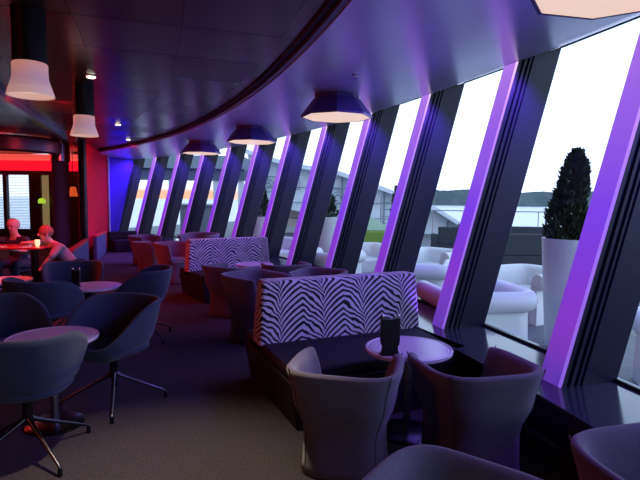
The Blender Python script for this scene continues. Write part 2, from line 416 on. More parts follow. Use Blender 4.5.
# curved steel soffit over the bar, its red light cove, and a glowing strip for the lit ceiling
bm = bmesh.new()
path = [(-12.7, 11.25), (-10.5, 11.2), (-8.5, 11.15), (-7.4, 11.2), (-6.85, 11.4), (-6.5, 11.8), (-6.38, 12.3), (-6.4, 12.62)]
rings = []
for i, (x, y) in enumerate(path):
    a = Vector(path[max(i-1, 0)]); b_ = Vector(path[min(i+1, len(path)-1)]); d = (b_-a).normalized(); n = Vector((-d.y, d.x))
    rings.append([(x, y, 2.64), (x+n.x*.1, y+n.y*.1, 2.64), (x+n.x*.1, y+n.y*.1, CEIL2-.001), (x, y, CEIL2-.001)])
loft(bm, rings)
tag(obj('trim_31', bm, mat('soffit_metal', (.10, .10, .13), .38, .6), sub=1), kind='structure')
bm = bmesh.new(); box(bm, -12.7, -7.15, YB-0.5, YB-0.02, 2.50, 2.80)
tag(obj('light_cove', bm, M['red_light'], smooth=False), 'long red glowing light cove above the blinds at the far end of the bar', 'light')
bm = bmesh.new(); box(bm, -12.7, -7.15, YB-0.9, YB-0.02, 2.84, 2.98)
tag(obj('light_cove', bm, M['red_lit_ceiling'], smooth=False), 'coral glowing strip standing for the red-lit bar ceiling, topmost of the red band', 'light')

# bar pillar with a steel collar, and the slim dark post
t = thing('pillar', 'thick round dark pillar with a steel collar at the edge of the bar', 'pillar', (-6.68, 12.95, 0))
bm = bmesh.new(); lathe(bm, [(0.20, 0), (0.20, 2.55)], 32); obj('shaft', bm, M['screen_fabric'], t)
bm = bmesh.new(); lathe(bm, [(0.235, 2.551), (0.235, CEIL2-.002)], 32); c = obj('collar', bm, M['steel'], t); c['label'] = 'brushed steel collar'
t = thing('post', 'square black post with a polished steel strip beside the red wall', 'post', (-5.94, 12.66, 0))
bm = bmesh.new(); box(bm, -.10, .04, -.07, .07, 0, CEIL2-.002); obj('shaft', bm, M['black'], t, smooth=False)
bm = bmesh.new(); box(bm, -.015, .03, -.08, -.071, 0.75, 2.6); c = obj('metal_strip', bm, M['steel'], t, smooth=False); c['label'] = 'polished steel strip'

# low partitions with red caps
def partition(a, b, h, label):
    bm = bmesh.new(); d = (Vector(b)-Vector(a)); L = d.length; ang = math.atan2(d.y, d.x)
    t = thing('low_partition', label, 'partition', (a[0], a[1], 0), ang, 'low partitions by the bar')
    box(bm, 0, L, -.04, .04, 0, h); obj('panel', bm, M['screen_fabric'], t, smooth=False)
    bm = bmesh.new(); box(bm, 0, L, -.05, .05, h+.001, h+.05); c = obj('cap', bm, M['red_cap'], t, smooth=False); c['label'] = 'red top rail'
partition((-4.95, 9.9), (-5.84, 12.5), 0.56, 'slate blue low partition with red cap, left of the black post')
partition((-5.90, 13.1), (-6.38, 14.8), 0.60, 'slate blue low partition with red cap in front of the red wall')

# ceiling beam of steel along the left
bm = bmesh.new()
d = Vector((-3.2, 9.7)).normalized(); n = Vector((-d.y, d.x))*0.09
prism(bm, [(-3.45, 4.4), (-6.65, 14.1), (-6.65-n.x*-1, 14.1+n.y), (-3.45+n.x, 4.4+n.y)], CEIL2-0.10, CEIL2-.001)
tag(obj('trim_32', bm, M['steel'], smooth=False), kind='structure')

# ------------------------------------------------------------------ chairs
def sup(a, b, ang, e):
    c, s = cos(ang), sin(ang)
    return Vector((a*math.copysign(abs(c)**(2/e), c), b*math.copysign(abs(s)**(2/e), s), 0))
def smooth(x): x = max(0, min(1, x)); return x*x*(3-2*x)

def interp(tab, x):
    for (a, va), (b, vb) in zip(tab, tab[1:]):
        if x <= b: return va + (vb-va)*smooth((x-a)/(b-a))
    return tab[-1][1]

def make_tub(name, label, cat):
    """hour-glass tub chair, opens towards local +y"""
    t = thing(name, label, cat)
    N = 72; A, B, E_ = 0.348, 0.345, 3.6
    prof = [(0, .76), (.12, .73), (.36, .72), (.68, .90), (1, 1.03)]
    def rim(a):
        d = abs(math.atan2(sin(a-PI/2), cos(a-PI/2)))            # 0 at the open front, pi at the back
        z = 0.40 + (0.70-0.40)*smooth((d-0.60)/0.30) + 0.02*smooth((d-1.0)/1.4)
        return z
    def pt(a, z, inset, zr=None):
        s = interp(prof, z/0.76)
        p = sup(A, B, a, E_)*s
        l = p.length; p = p*((l-inset)/l)
        return Vector((p.x, p.y, z))
    angs = [2*PI*i/N for i in range(N)]
    rings = []
    rings.append([pt(a, 0.0, 0.02) for a in angs])
    rings.append([pt(a, 0.012, 0.0) for a in angs])
    for j in range(1, 12):
        rings.append([pt(a, 0.012 + (rim(a)-0.03)*j/11, 0) for a in angs])
    th = 0.055
    for ins, dz in ((0.004, -0.008), (0.018, 0.002), (th/2, 0.004), (th-0.016, 0.0), (th, -0.014)):
        rings.append([pt(a, rim(a)+dz, ins) for a in angs])
    for j in range(1, 8):
        rings.append([pt(a, (rim(a)-0.014)*(1-j/7) + 0.33*j/7, th + 0.03*j/7) for a in angs])
    bm = bmesh.new(); loft(bm, rings); obj('shell', bm, M['tub_fabric'], t, angle=80)
    bm = bmesh.new()
    pr = [(-.0, .335), (.0, .345), (-.0, .40), (-.015, .425), (-.05, .44), (-.16, .447)]
    R = []
    for ins, z in pr:
        R.append([Vector((*(sup(0.255, 0.235, a, 2.8)*(1+ins*2.6)).xy, z)) for a in angs])
    loft(bm, R); obj('seat_cushion', bm, M['tub_fabric'], t, angle=60)
    bm = bmesh.new()
    bm.free()
    for a in (-PI/2-0.80, -PI/2+0.80, 0.55, PI-0.55):
        bm = bmesh.new()
        tube(bm, [pt(a, 0.01 + (rim(a)-0.0)*j/14, -0.0005) for j in range(15)], 0.0035, 6)
        obj('seam', bm, M['seam'], t)
    return t

def make_swivel(name, label, cat):
    t = thing(name, label, cat)
    N = 72; A, B, E_ = 0.338, 0.345, 2.45
    def rim(a):
        d = abs(math.atan2(sin(a-PI/2), cos(a-PI/2)))
        return 0.53 + 0.295*smooth((d-0.45)/1.45)
    prof = [(0, .0), (.04, .42), (.14, .66), (.35, .83), (.7, .95), (1.0, 1.02)]
    def sc(v):
        for (a, va), (b, vb) in zip(prof, prof[1:]):
            if v <= b: return va + (vb-va)*(v-a)/(b-a)
        return prof[-1][1]
    angs = [2*PI*i/N for i in range(N)]
    z0 = 0.385
    def pt(a, v, inset=0, up=0):
        p = sup(A, B, a, E_)*sc(v)
        l = max(p.length, 1e-6); p = p*((l-inset)/l)
        z = z0 + (rim(a)-z0)*v + up
        return Vector((p.x, p.y, z))
    vs = [0.02, .04, .08, .14, .24, .35, .5, .65, .8, .92, 1.0]
    rings = [[pt(a, v) for a in angs] for v in vs]
    th = 0.035
    rings.append([pt(a, 1.0, .008, .008) for a in angs]); rings.append([pt(a, 1.0, .026, .008) for a in angs])
    for v in (1.0, .92, .8, .65, .5, .35, .28):
        rings.append([pt(a, v, th) for a in angs])
    bm = bmesh.new(); loft(bm, rings); obj('shell', bm, M['blue_fabric'], t, angle=80)
    bm = bmesh.new(); R = []
    for s, z in ((.80, .44), (.86, .455), (.86, .475), (.80, .49), (.5, .496)):
        R.append([Vector((*(sup(0.30, 0.29, a, 2.5)*s).xy, z)) for a in angs])
    loft(bm, R); obj('seat_cushion', bm, M['blue_fabric'], t, angle=60)
    bm = bmesh.new(); lathe(bm, [(0.03, .21), (0.03, .34), (0.05, .37), (0.11, .392)], 20); obj('column', bm, M['leg_metal'], t)
    for k in range(4):
        a = PI/4 + k*PI/2
        bm = bmesh.new(); d = Vector((cos(a), sin(a), 0))
        tube(bm, [d*0.012+Vector((0, 0, .25)), d*.05+Vector((0, 0, .225)), d*.12+Vector((0, 0, .19)), d*.38+Vector((0, 0, .062)), d*.395+Vector((0, 0, .045))], .012, 10, [.02, .017, .014, .010, .010])
        lg = obj('leg', bm, M['leg_metal'], t)
        bm = bmesh.new(); lathe(bm, [(0.013, 0.0), (0.015, 0.006), (0.012, 0.05)], 14, (d.x*.395, d.y*.395)); obj('foot', bm, M['black'], lg)
    return t

def face(dx, dy):      # rotation turning local +y to (dx,dy)
    return math.atan2(dy, dx) - PI/2

GT = 'grey tub chairs along the windows'; GS = 'blue-grey swivel chairs on star legs'
tubs = [
    ((0.18, 3.06), face(0.22, 0.97), 'grey hourglass tub chair seen from behind, left one of the pair at the near table'),
    ((0.965, 3.08), face(-0.24, 0.97), 'grey hourglass tub chair, right of the near round table beside the window ledge'),
    ((0.46, 1.46), face(0.80, -0.55), 'grey tub chair cut off by the bottom edge, nearest to the camera'),
    ((1.36, 1.72), face(0.25, -0.95), 'grey tub chair at the bottom right corner under the window bench'),
    ((-0.74, 5.80), face(0.80, -0.60), 'tub chair with pale lit inside, directly left of the near zebra bench'),
    ((-1.26, 7.08), face(0.50, 0.86), 'dark red lit tub chair in front of the far zebra bench, seen from behind'),
    ((-0.50, 7.36), face(-0.35, 0.94), 'dark tub chair right of the small violet lit table at the far zebra bench'),
    ((-0.02, 6.52), face(-0.45, -0.89), 'violet tub chair peeping over the top of the near zebra bench'),
    ((-2.84, 9.75), face(0.75, -0.65), 'tub chair with pale lit inside, directly left of the far zebra bench'),
    ((-3.60, 10.7), face(0.4, 0.9), 'dark red tub chair seen from behind, second left of the far zebra bench'),
    ((-4.32, 12.35), face(0.9, -0.6), 'small far tub chair with a pale inside under the windows'),
]
tub0 = make_tub('tub_chair', tubs[0][2], 'chair'); tub0['group'] = GT
tub0.location = (*tubs[0][0], 0); tub0.rotation_euler.z = tubs[0][1]; tub0.scale = (1, 1, .92)
for k, (p, r, lab) in enumerate(tubs[1:]):
    c_ = dup(tub0, (*p, 0), r, lab, GT)
    if k == 0: c_.scale = (1.02, 1.02, .93)
    if k in (3, 7): c_.scale = (1, 1, 1.09)

swv = [
    ((-1.64, 3.92), face(-0.42, -0.90), 'blue-grey swivel chair right of the near left table, dark inside turned to the table', 0.30),
    ((-1.84, 3.08), face(-0.15, 0.98), 'blue-grey swivel chair at the bottom left, its back to the camera, covering the table edge', 0.25),
    ((-2.50, 3.85), face(0.93, -0.35), 'blue-grey swivel chair at the left edge beyond the near left table', 0),
    ((-2.80, 5.05), face(0.30, 0.95), 'blue-grey swivel chair seen from behind in front of the second left table', 0),
    ((-3.02, 6.10), face(0.45, -0.90), 'blue-grey swivel chair behind the black menu holder, facing the camera', 0),
    ((-2.08, 5.80), face(-0.95, -0.15), 'blue-grey swivel chair right of the second left table beside the aisle', 0),
]
sw0 = make_swivel('swivel_chair', swv[0][2], 'chair'); sw0['group'] = GS
sw0.location = (*swv[0][0], 0); sw0.rotation_euler.z = swv[0][1]
for p, r, lab, _ in swv[1:]: dup(sw0, (*p, 0), r, lab, GS)

# big dark armchair far off against the windows
t = dup(tub0, (*P(26.3, 0.595).xy, 0), face(-0.3, -0.95), 'round high-backed dark armchair against the far windows, above the far zebra bench', 'high-backed armchairs at the windows', 1.18)
del t['group']

# ------------------------------------------------------------------ tables
def make_table(h, rad, label, loc, group, m='tabletop'):
    t = thing('round_table', label, 'table', loc, 0, group)
    bm = bmesh.new()
    lathe(bm, [(rad-.05, h-.035), (rad-.008, h-.028), (rad, h-.02), (rad, h-.003), (rad-.004, h), (rad-.016, h), (rad-.02, h-.004), (rad-.028, h-.004), (rad-.032, h-.001), (0.01, h-.001)], 72)
    obj('tabletop', bm, M[m], t, angle=30)
    bm = bmesh.new(); lathe(bm, [(.028, .02), (.028, h-.036)], 24); obj('column', bm, M['steel'], t)
    bm = bmesh.new(); lathe(bm, [(.20, 0), (.20, .008), (.19, .014), (.04, .02)], 48); obj('base', bm, M['leg_metal'], t, angle=30)
    return t
TG = 'round pedestal tables'
make_table(.62, .305, 'round pale table with raised rim in front of the near zebra bench', (0.635, 3.47, 0), TG)
make_table(.65, .305, 'round pinkish lit table at the left between the swivel chairs', (-1.91, 3.53, 0), TG)
make_table(.62, .30, 'small round violet lit table in front of the far zebra bench', (*P(26.05, .4445).xy, 0), TG)
make_table(.65, .30, 'round dim red table with the black holder, second on the left', (-2.56, 5.62, 0), TG)
make_table(.65, .30, 'round dim table at the left edge, beyond the swivel chairs', (-3.78, 5.95, 0), TG)

# menu holders
def holder(loc, rz, s, label):
    t = thing('menu_holder', label, 'menu holder', loc, rz, 'black menu holders')
    t.scale = (s, s, s)
    bm = bmesh.new()
    prof = [(-.055, 0), (.055, 0), (.055, .006), (.048, .028), (.046, .05), (.054, .062), (.058, .09), (.058, .215), (.05, .222), (.0, .214), (-.05, .222), (-.058, .215), (-.058, .09), (-.054, .062), (-.046, .05), (-.048, .028), (-.055, .006)]
    a = [bm.verts.new((x, -.016, z)) for x, z in prof]; b_ = [bm.verts.new((x, .016, z)) for x, z in prof]
    bm.faces.new(a); bm.faces.new(b_[::-1])
    for i in range(len(prof)): bm.faces.new((a[i], a[(i+1) % len(prof)], b_[(i+1) % len(prof)], b_[i]))
    obj('body', bm, M['black'], t, bevel=.002)
    bm = bmesh.new(); box(bm, -.06, .06, -.03, .03, 0, .006); obj('foot_plate', bm, M['black'], t, bevel=.002)
    for sx in (-1, 1):
        bm = bmesh.new(); lathe(bm, [(.004, .216), (.004, .224), (.009, .228), (.011, .235), (.008, .243), (.002, .247)], 16, (sx*.048, 0)); k = obj('knob', bm, M['chrome'], t); k['label'] = 'shiny chrome knob'
holder((0.478, 3.30, .6195), 0.15, 1.12, 'black menu holder with two chrome knobs on the near round table')
holder((-2.72, 5.55, .6495), -0.2, 0.85, 'black menu holder with two chrome knobs on the second left table')

# ------------------------------------------------------------------ zebra benches
def bench(th, L, label, rear=.26, fr=.61):
    t = thing('zebra_bench', label, 'bench', P(25.17, th, 0), th+.12, 'zebra print benches')
    bm = bmesh.new()
    # back: slightly narrower and thinner at the top
    hexa(bm, [(0, 0, .41), (L, 0, .41), (L, .24, .41), (0, .24, .41), (.035, .03, .965), (L-.045, .03, .965), (L-.045, .21, .965), (.035, .21, .965)])
    bmesh.ops.subdivide_edges(bm, edges=bm.edges[:], cuts=5, use_grid_fill=True)
    b = obj('backrest', bm, M['zebra'], t, bevel=.0); b['label'] = 'zebra striped backrest'
    bv = b.modifiers.new('bevel', 'BEVEL'); bv.width = .025; bv.segments = 4; bv.limit_method = 'ANGLE'
    bm = bmesh.new(); box(bm, .01, L-.01, -fr, -.001, .36, .45); obj('seat_cushion', bm, M['dark_seat'], t, bevel=.025)
    bm = bmesh.new(); box(bm, .01, L-.01, .241, .241+rear, .36, .45); obj('seat_cushion', bm, M['dark_seat'], t, bevel=.025)
    bm = bmesh.new(); hexa(bm, [(.06, -fr+.01, 0), (L-.04, -fr+.01, 0), (L-.04, .22+rear, 0), (.06, .22+rear, 0), (0, -fr-.01, .359), (L-.03, -fr-.01, .359), (L-.03, .24+rear, .359), (0, .24+rear, .359)])
    obj('base', bm, M['dark_seat'], t, bevel=.01)
    return t
bench(0.2965, 1.60, 'near bench with a wide zebra striped back facing the round table', fr=.72)
bench(0.4745, 1.54, 'far bench with a zebra striped back, smaller and violet lit')
# low dark banquette at the far end
t = thing('banquette', 'low dark banquette at the far end under the last windows', 'bench', P(26.4, 0.79, 0), 0.79)
bm = bmesh.new(); box(bm, -.5, .40, -.3, .3, 0, .36); obj('seat', bm, M['dark_seat'], t, bevel=.03)
bm = bmesh.new(); box(bm, -.5, .40, .15, .3, .361, .60); obj('backrest', bm, M['dark_seat'], t, bevel=.03)

# ------------------------------------------------------------------ lamps
def octo(r, th, label):
    p = P(r, th, 0); t = thing('ceiling_lamp', label, 'lamp', (p.x, p.y, 2.685), th, 'octagonal ceiling lamps')
    bm = bmesh.new()
    R0, R1 = .455, .30
    lathe(bm, [(R1, .24), (R0, .035), (R0, .012), (R0-.02, .012), (R0-.03, .04), (R1-.03, .225), (0.01, .225)], 8, rot=PI/8)
    lathe(bm, [(R1-.02, .241), (R1-.02, CEIL-2.685-.001)], 8, rot=PI/8)
    obj('lamp_shade', bm, M['violet_shade'], t, smooth=False)
    bm = bmesh.new(); lathe(bm, [(R0-.024, .0125), (R0-.024, .02), (0.02, .02)][::-1] + [(0.02, .0125)], 8, rot=PI/8)
    g = obj('diffuser', bm, M['lamp_glow'], t, smooth=False); g['label'] = 'warm glowing underside'
    return t
octo(26.66, 0.2190, 'large octagonal lamp at the top right corner, nearest of the row')
octo(26.61, 0.376, 'octagonal violet ceiling lamp with glowing underside, above the near zebra bench, second in the row')
octo(26.50, 0.499, 'octagonal violet ceiling lamp right of the middle ceiling edge, third in the row')
octo(26.50, 0.6080, 'small far octagonal ceiling lamp, last in the row')

def spool(x, y, label):
    t = thing('ceiling_lamp', label, 'lamp', (x, y, 2.41), 0, 'white flared lamps on black stems')
    bm = bmesh.new()
    o = [(.165, 0), (.163, .012), (.150, .055), (.132, .11), (.125, .14), (.123, .18), (.123, .237), (.118, .245)]
    i = [(.108, .24), (.113, .18), (.116, .14), (.123, .11), (.142, .055), (.155, .004)]
    N = 40
    rings = [[(r*cos(2*PI*k/N), r*sin(2*PI*k/N), z) for k in range(N)] for r, z in o+i]
    R = loft(bm, rings, False, False)
    for k in range(N): bm.faces.new((R[-1][k], R[-1][(k+1) % N], R[0][(k+1) % N], R[0][k]))
    obj('lamp_shade', bm, M['shade'], t)
    bm = bmesh.new(); lathe(bm, [(.12, .2455), (.12, CEIL2-2.41-.001)], 32); obj('stem', bm, M['black'], t)
    bm = bmesh.new(); lathe(bm, [(.02, .05), (.152, .05), (.148, .056), (.02, .056)], 32); g = obj('diffuser', bm, M['lamp_glow'], t); g['label'] = 'warm glowing disc'
spool(-2.22, 3.90, 'white flared lamp on a black stem at the top left, nearer and larger')
spool(-2.96, 6.35, 'white flared lamp on a black stem, farther and smaller')

def downlight(x, y, label):
    t = thing('downlight', label, 'light', (x, y, CEIL2-.012), 0, 'round ceiling downlights')
    bm = bmesh.new(); lathe(bm, [(.062, 0), (.062, .011), (.052, .011), (.052, 0)], 28); obj('ring', bm, M['chrome'], t)
    bm = bmesh.new(); lathe(bm, [(.040, -.010), (.050, -.001)], 28); obj('lens', bm, M['down_glow'], t)
downlight(-2.68, 5.95, 'bright round ceiling downlight between the two white flared lamps')
downlight(-3.9, 9.75, 'small far ceiling downlight right of the farther white lamp')
downlight(-4.64, 12.2, 'smallest ceiling downlight near the far ceiling edge')
t = thing('sprinkler', 'small sprinkler head on the violet ceiling above the octagonal lamp', 'sprinkler', (0.35, 5.42, CEIL))
bm = bmesh.new(); lathe(bm, [(.035, -.004), (.035, -.001)], 20); lathe(bm, [(.012, -.03), (.014, -.005)], 12); obj('body', bm, M['chrome'], t)
bm = bmesh.new(); lathe(bm, [(.022, -.040), (.022, -.034)], 16); obj('deflector', bm, M['chrome'], t)
# loudspeaker under the steel beam
t = thing('loudspeaker', 'small black loudspeaker hung from the ceiling near the bar pillar', 'speaker', (-4.95, 10.1, 2.72), 0.4)
bm = bmesh.new(); hexa(bm, [(-.05, -.08, 0), (.05, -.08, 0), (.05, .08, 0), (-.05, .08, 0), (-.12, -.1, .22), (.12, -.1, .22), (.12, .1, .22), (-.12, .1, .22)]); obj('cabinet', bm, M['black'], t, smooth=False)
bm = bmesh.new(); tube(bm, [(0, 0, .221), (0, 0, CEIL2-2.72-.001)], .02); obj('bracket', bm, M['black'], t)
# orange hanging lamp in the bar
t = thing('pendant_lamp', 'small orange hanging lamp seen between the pillar and the post', 'lamp', (-6.98, 14.2, 1.66))
bm = bmesh.new(); lathe(bm, [(.13, 0), (.12, .01), (.07, .26), (.05, .27)], 28); obj('lamp_shade', bm, M['orange_glow'], t)
bm = bmesh.new(); tube(bm, [(0, 0, .271), (0, 0, CEIL2-1.66-.001)], .008, 8); obj('cord', bm, M['black'], t)
bm = bmesh.new(); lathe(bm, [(.11, 0), (.11, .10), (.06, .16), (.11, .22)][:2] + [(.09, .14), (.03, .17)], 24)
tag(obj('wall_lamp', bm, M['green_glow']), 'round green glowing lamp by the narrow window left of the pillar', 'lamp').location = (fx(46.2), YB-.25, 1.42)

# ------------------------------------------------------------------ the bar: long table, people, small tables
t = thing('high_table', 'long red lacquered table with two people behind it', 'table', (-5.35, 7.95, 0))
bm = bmesh.new(); box(bm, -1.1, 1.02, -.28, .28, .83, .86); obj('tabletop', bm, M['red_laminate'], t, bevel=.005)
for sx in (-.8, .8):
    bm = bmesh.new(); box(bm, sx-.04, sx+.04, -.04, .04, 0, .829); obj('leg', bm, M['leg_metal'], t, bevel=.004)
bm = bmesh.new(); lathe(bm, [(.02, 0), (.035, .02), (.038, .10), (.034, .10), (.03, .02)], 20)
tag(obj('candle_glass', bm, M['candle_glow']), 'small glowing candle glass on the long red table', 'candle').location = (-4.50, 7.95, .86)
for x, y, r, lab in ((-5.78, 7.0, .33, 'round red lit table at the left edge, lower one before the long table'), (-4.95, 7.1, .30, 'round red lit table below the long bar table')):
    t = make_table(.66 if x < -5 else .70, r, lab, (x, y, 0), 'round red lacquered tables', 'red_laminate')
# striped chair
t = thing('striped_chair', 'red and black striped chair before the long bar table', 'chair', (-4.78, 6.55, 0), 0.3)
bm = bmesh.new(); hexa(bm, [(-.13, -.03, .40), (.13, -.03, .40), (.13, .03, .40), (-.13, .03, .40), (-.2, -.12, .86), (.2, -.12, .86), (.2, -.07, .86), (-.2, -.07, .86)]); obj('backrest', bm, M['striped'], t, bevel=.02)
bm = bmesh.new(); box(bm, -.2, .2, .031, .42, .38, .45); obj('seat', bm, M['striped'], t, bevel=.02)
for sx in (-.15, .15):
    for sy in (.06, .38):
        bm = bmesh.new(); tube(bm, [(sx, sy, .379), (sx*1.2, sy, 0)], .012, 8); obj('leg', bm, M['leg_metal'], t)

def skinned(name, pts, edges, mat_, parent, root=0, sub=2):
    me = bpy.data.meshes.new(name); me.from_pydata([p[:3] for p in pts], edges, [])
    o = bpy.data.objects.new(name, me); C.objects.link(o); me.materials.append(mat_)
    sk = o.modifiers.new('skin', 'SKIN'); sk.use_smooth_shade = True
    sd = me.skin_vertices[0].data if me.skin_vertices else None
    if sd is None:
        bpy.context.view_layer.objects.active = o
        sd = me.skin_vertices[0].data
    for i, p in enumerate(pts):
        r = p[3]; rr = r if isinstance(r, tuple) else (r, r)
        sd[i].radius = rr; sd[i].use_root = (i == root)
    s = o.modifiers.new('sub', 'SUBSURF'); s.levels = sub; s.render_levels = sub
    if parent: o.parent = parent
    return o

def person(name, label, loc, rz, lean, hair, shirt, look=0.0):
    """seated figure, faces local -y, hips at z .47; lean moves the chest forward"""
    t = thing(name, label, 'person', loc, rz)
    L = lean
    neck = (0, -.05-L*1.05, 1.02-L*.42)
    hx, hy, hz = 0.0, neck[1]-.03-L*.25, neck[2]+.15-L*.05
    pts = [(0, 0, .49, (.15, .12)), (0, -.01-L*.3, .64-L*.05, (.14, .11)), (0, -.02-L*.7, .82-L*.2, (.16, .11)), (0, -.03-L*.95, .94-L*.35, (.10, .07)),
           (*neck, .05), (hx, hy+.01, hz-.06, .07), (hx, hy-.005, hz+.02, .088), (hx, hy, hz+.08, .07)]
    E_ = [(0, 1), (1, 2), (2, 3), (3, 4), (4, 5), (5, 6), (6, 7)]
    def add(p, q):
        pts.append(p); E_.append((q, len(pts)-1)); return len(pts)-1
    ch = pts[3]
    arms = []
    for s in (-1, 1):
        sh = add((s*.17, ch[1]+.0, ch[2]-.01, .058), 3)
        if s < 0: el = add((s*.25, ch[1]-.14, .90, .043), sh); wr = add((s*.16, ch[1]-.33, .915, .028), el)
        else:
            el = add((s*.26, ch[1]-.08-L*.2, .72, .043), sh); wr = add((s*.20, ch[1]-.34+L*.5, .83-L*.85, .030), el)
        arms.append((sh, el, wr))
        w = Vector(pts[wr][:3]); d = (w-Vector(pts[el][:3])).normalized()
        palm = add((*(w+d*.06), (.034, .014)), wr)
        side = Vector((1, 0, 0)) if abs(d.x) < .7 else Vector((0, 1, 0))
        for k, (o_, ln) in enumerate(((-.027, .065), (-.009, .078), (.009, .074), (.027, .058))):
            b = Vector(pts[palm][:3]) + side*o_ + d*.02
            k1 = add((*(b+d*ln*.5), .009), palm); add((*(b+d*ln*.95+Vector((0, 0, -.014))), .007), k1)
        th_ = Vector(w+d*.02) + side*(-s*.038)
        k1 = add((*th_, .011), wr); add((*(th_+d*.04+side*(-s*.012)), .009), k1)
    legs = []
    for s in (-1, 1):
        hp = add((s*.10, -.03, .49, .085), 0); kn = add((s*.15, -.43, .50, .062), hp); an = add((s*.14, -.40, .09, .040), kn); toe = add((s*.15, -.55, .035, .034), an)
        legs.append((hp, kn, an))
    body = skinned('body', pts, E_, M['skin'], t)
    body['label'] = 'figure in red light'
    # face: nose, ears, eyes grown as small features of the hair/face child meshes
    bm = bmesh.new(); sphere(bm, (hx, hy-.088, hz-.005), .017, .8, 1.0, 1.4, 10, 8)
    for s in (-1, 1): sphere(bm, (hx+s*.092, hy+.01, hz-.005), .02, .4, .8, 1.4, 10, 8)
    obj('nose_and_ears', bm, M['skin'], t)
    for s in (-1, 1):
        bm = bmesh.new(); sphere(bm, (hx+s*.034, hy-.083, hz+.02), .010, u=10, v=8); obj('eye', bm, M['black'], t)
    bm = bmesh.new(); sphere(bm, (hx, hy+.022, hz+.045), .105, 1.0, 1.02, .98, 24, 16)
    for v in list(bm.verts):
        if v.co.z < hz-.05: v.co.z = hz-.05
        v.co += Vector((random.uniform(-1, 1), random.uniform(-1, 1), random.uniform(-1, 1)))*.003
    obj('hair', bm, hair, t)
    # shirt and trousers
    sp = [(p[0], p[1], p[2], ((p[3][0]+.015, p[3][1]+.015) if isinstance(p[3], tuple) else p[3]+.014)) for p in pts]
    sp[3] = (*sp[3][:3], (.15, .115)); sel = [0, 1, 2, 3]; ed = [(0, 1), (1, 2), (2, 3)]; q = [sp[i] for i in sel]
    q.append((neck[0], neck[1]+.01, neck[2]-.03, .062)); ed.append((3, 4))
    for sh, el, wr in arms:
        q.append(sp[sh]); ed.append((3, len(q)-1)); q.append(sp[el]); ed.append((len(q)-2, len(q)-1))
        a = Vector(sp[el][:3]).lerp(Vector(sp[wr][:3]), .35); q.append((*a, .046)); ed.append((len(q)-2, len(q)-1))
    skinned('shirt', q, ed, shirt, t)
    q = [sp[0]]; ed = []
    for hp, kn, an in legs:
        for j, i in enumerate((hp, kn, an)):
            q.append(sp[i]); ed.append((0 if j == 0 else len(q)-2, len(q)-1))
    skinned('trousers', q, ed, M['jeans'], t)
    for s in (-1, 1):
        bm = bmesh.new(); sphere(bm, (s*.147, -.49, .045), .05, .95, 2.3, .88, 16, 10)
        for v in bm.verts: v.co.z = max(v.co.z, 0.002)
        obj('shoe', bm, M['black'], t)
    return t
person('person', 'person in a dark top with pale hair sitting upright behind the long red table', (-5.23, 8.72, 0), 0.0, 0.10, M['hair_grey'], M['shirt_dark'])
person('person', 'person in a greyish top leaning over the right end of the long red table', (-4.12, 8.30, 0), -0.75, 0.26, M['hair_dark'], M['shirt_pale'])
def stool(loc, label):
    t = thing('stool', label, 'stool', loc, 0, 'low stools under the people')
    bm = bmesh.new(); lathe(bm, [(.17, .30), (.185, .31), (.185, .34), (.17, .35)], 28); obj('seat', bm, M['black'], t)
    for k in range(4):
        a = PI/4+k*PI/2; bm = bmesh.new(); tube(bm, [(.1*cos(a), .1*sin(a), .299), (.17*cos(a), .17*sin(a), 0)], .012, 8); obj('leg', bm, M['leg_metal'], t)
stool((-5.23, 8.75, 0), 'black stool under the person with the dark top')
stool((-4.10, 8.33, 0), 'black stool under the person leaning over the table')

# ------------------------------------------------------------------ outside
bm = bmesh.new(); arc_slab(bm, 27.51, 47.0, -0.35, 1.15, -0.25, -0.02, 60)
tag(obj('floor_deck', bm, M['deck']), kind='structure')
bm = bmesh.new(); box(bm, -6000, 6000, -600, 9000, -16, -15); tag(obj('sea', bm, M['sea'], smooth=False), 'pale bright sea beyond the deck', 'sea', kind='stuff')
# forested far shore
bm = bmesh.new(); rings = []; n = 220
for i in range(n+1):
    x = 330 + (2300-330)*i/n; y0 = 2050 + 60*sin(i*.09)
    h = 49 + 6*sin(i*.055+1.0) + 5*sin(i*.21) + random.uniform(-1.6, 1.6)
    h *= smooth(i/26 + .35)
    rings.append([(x, y0, -15), (x, y0+30, h-8), (x, y0+60+random.uniform(-8, 8), h), (x, y0+300, h*.9), (x, y0+600, -15)])
loft(bm, rings); tag(obj('far_shore', bm, M['hill'], angle=80), 'dark forested shore across the water on the horizon', 'hill', kind='structure')

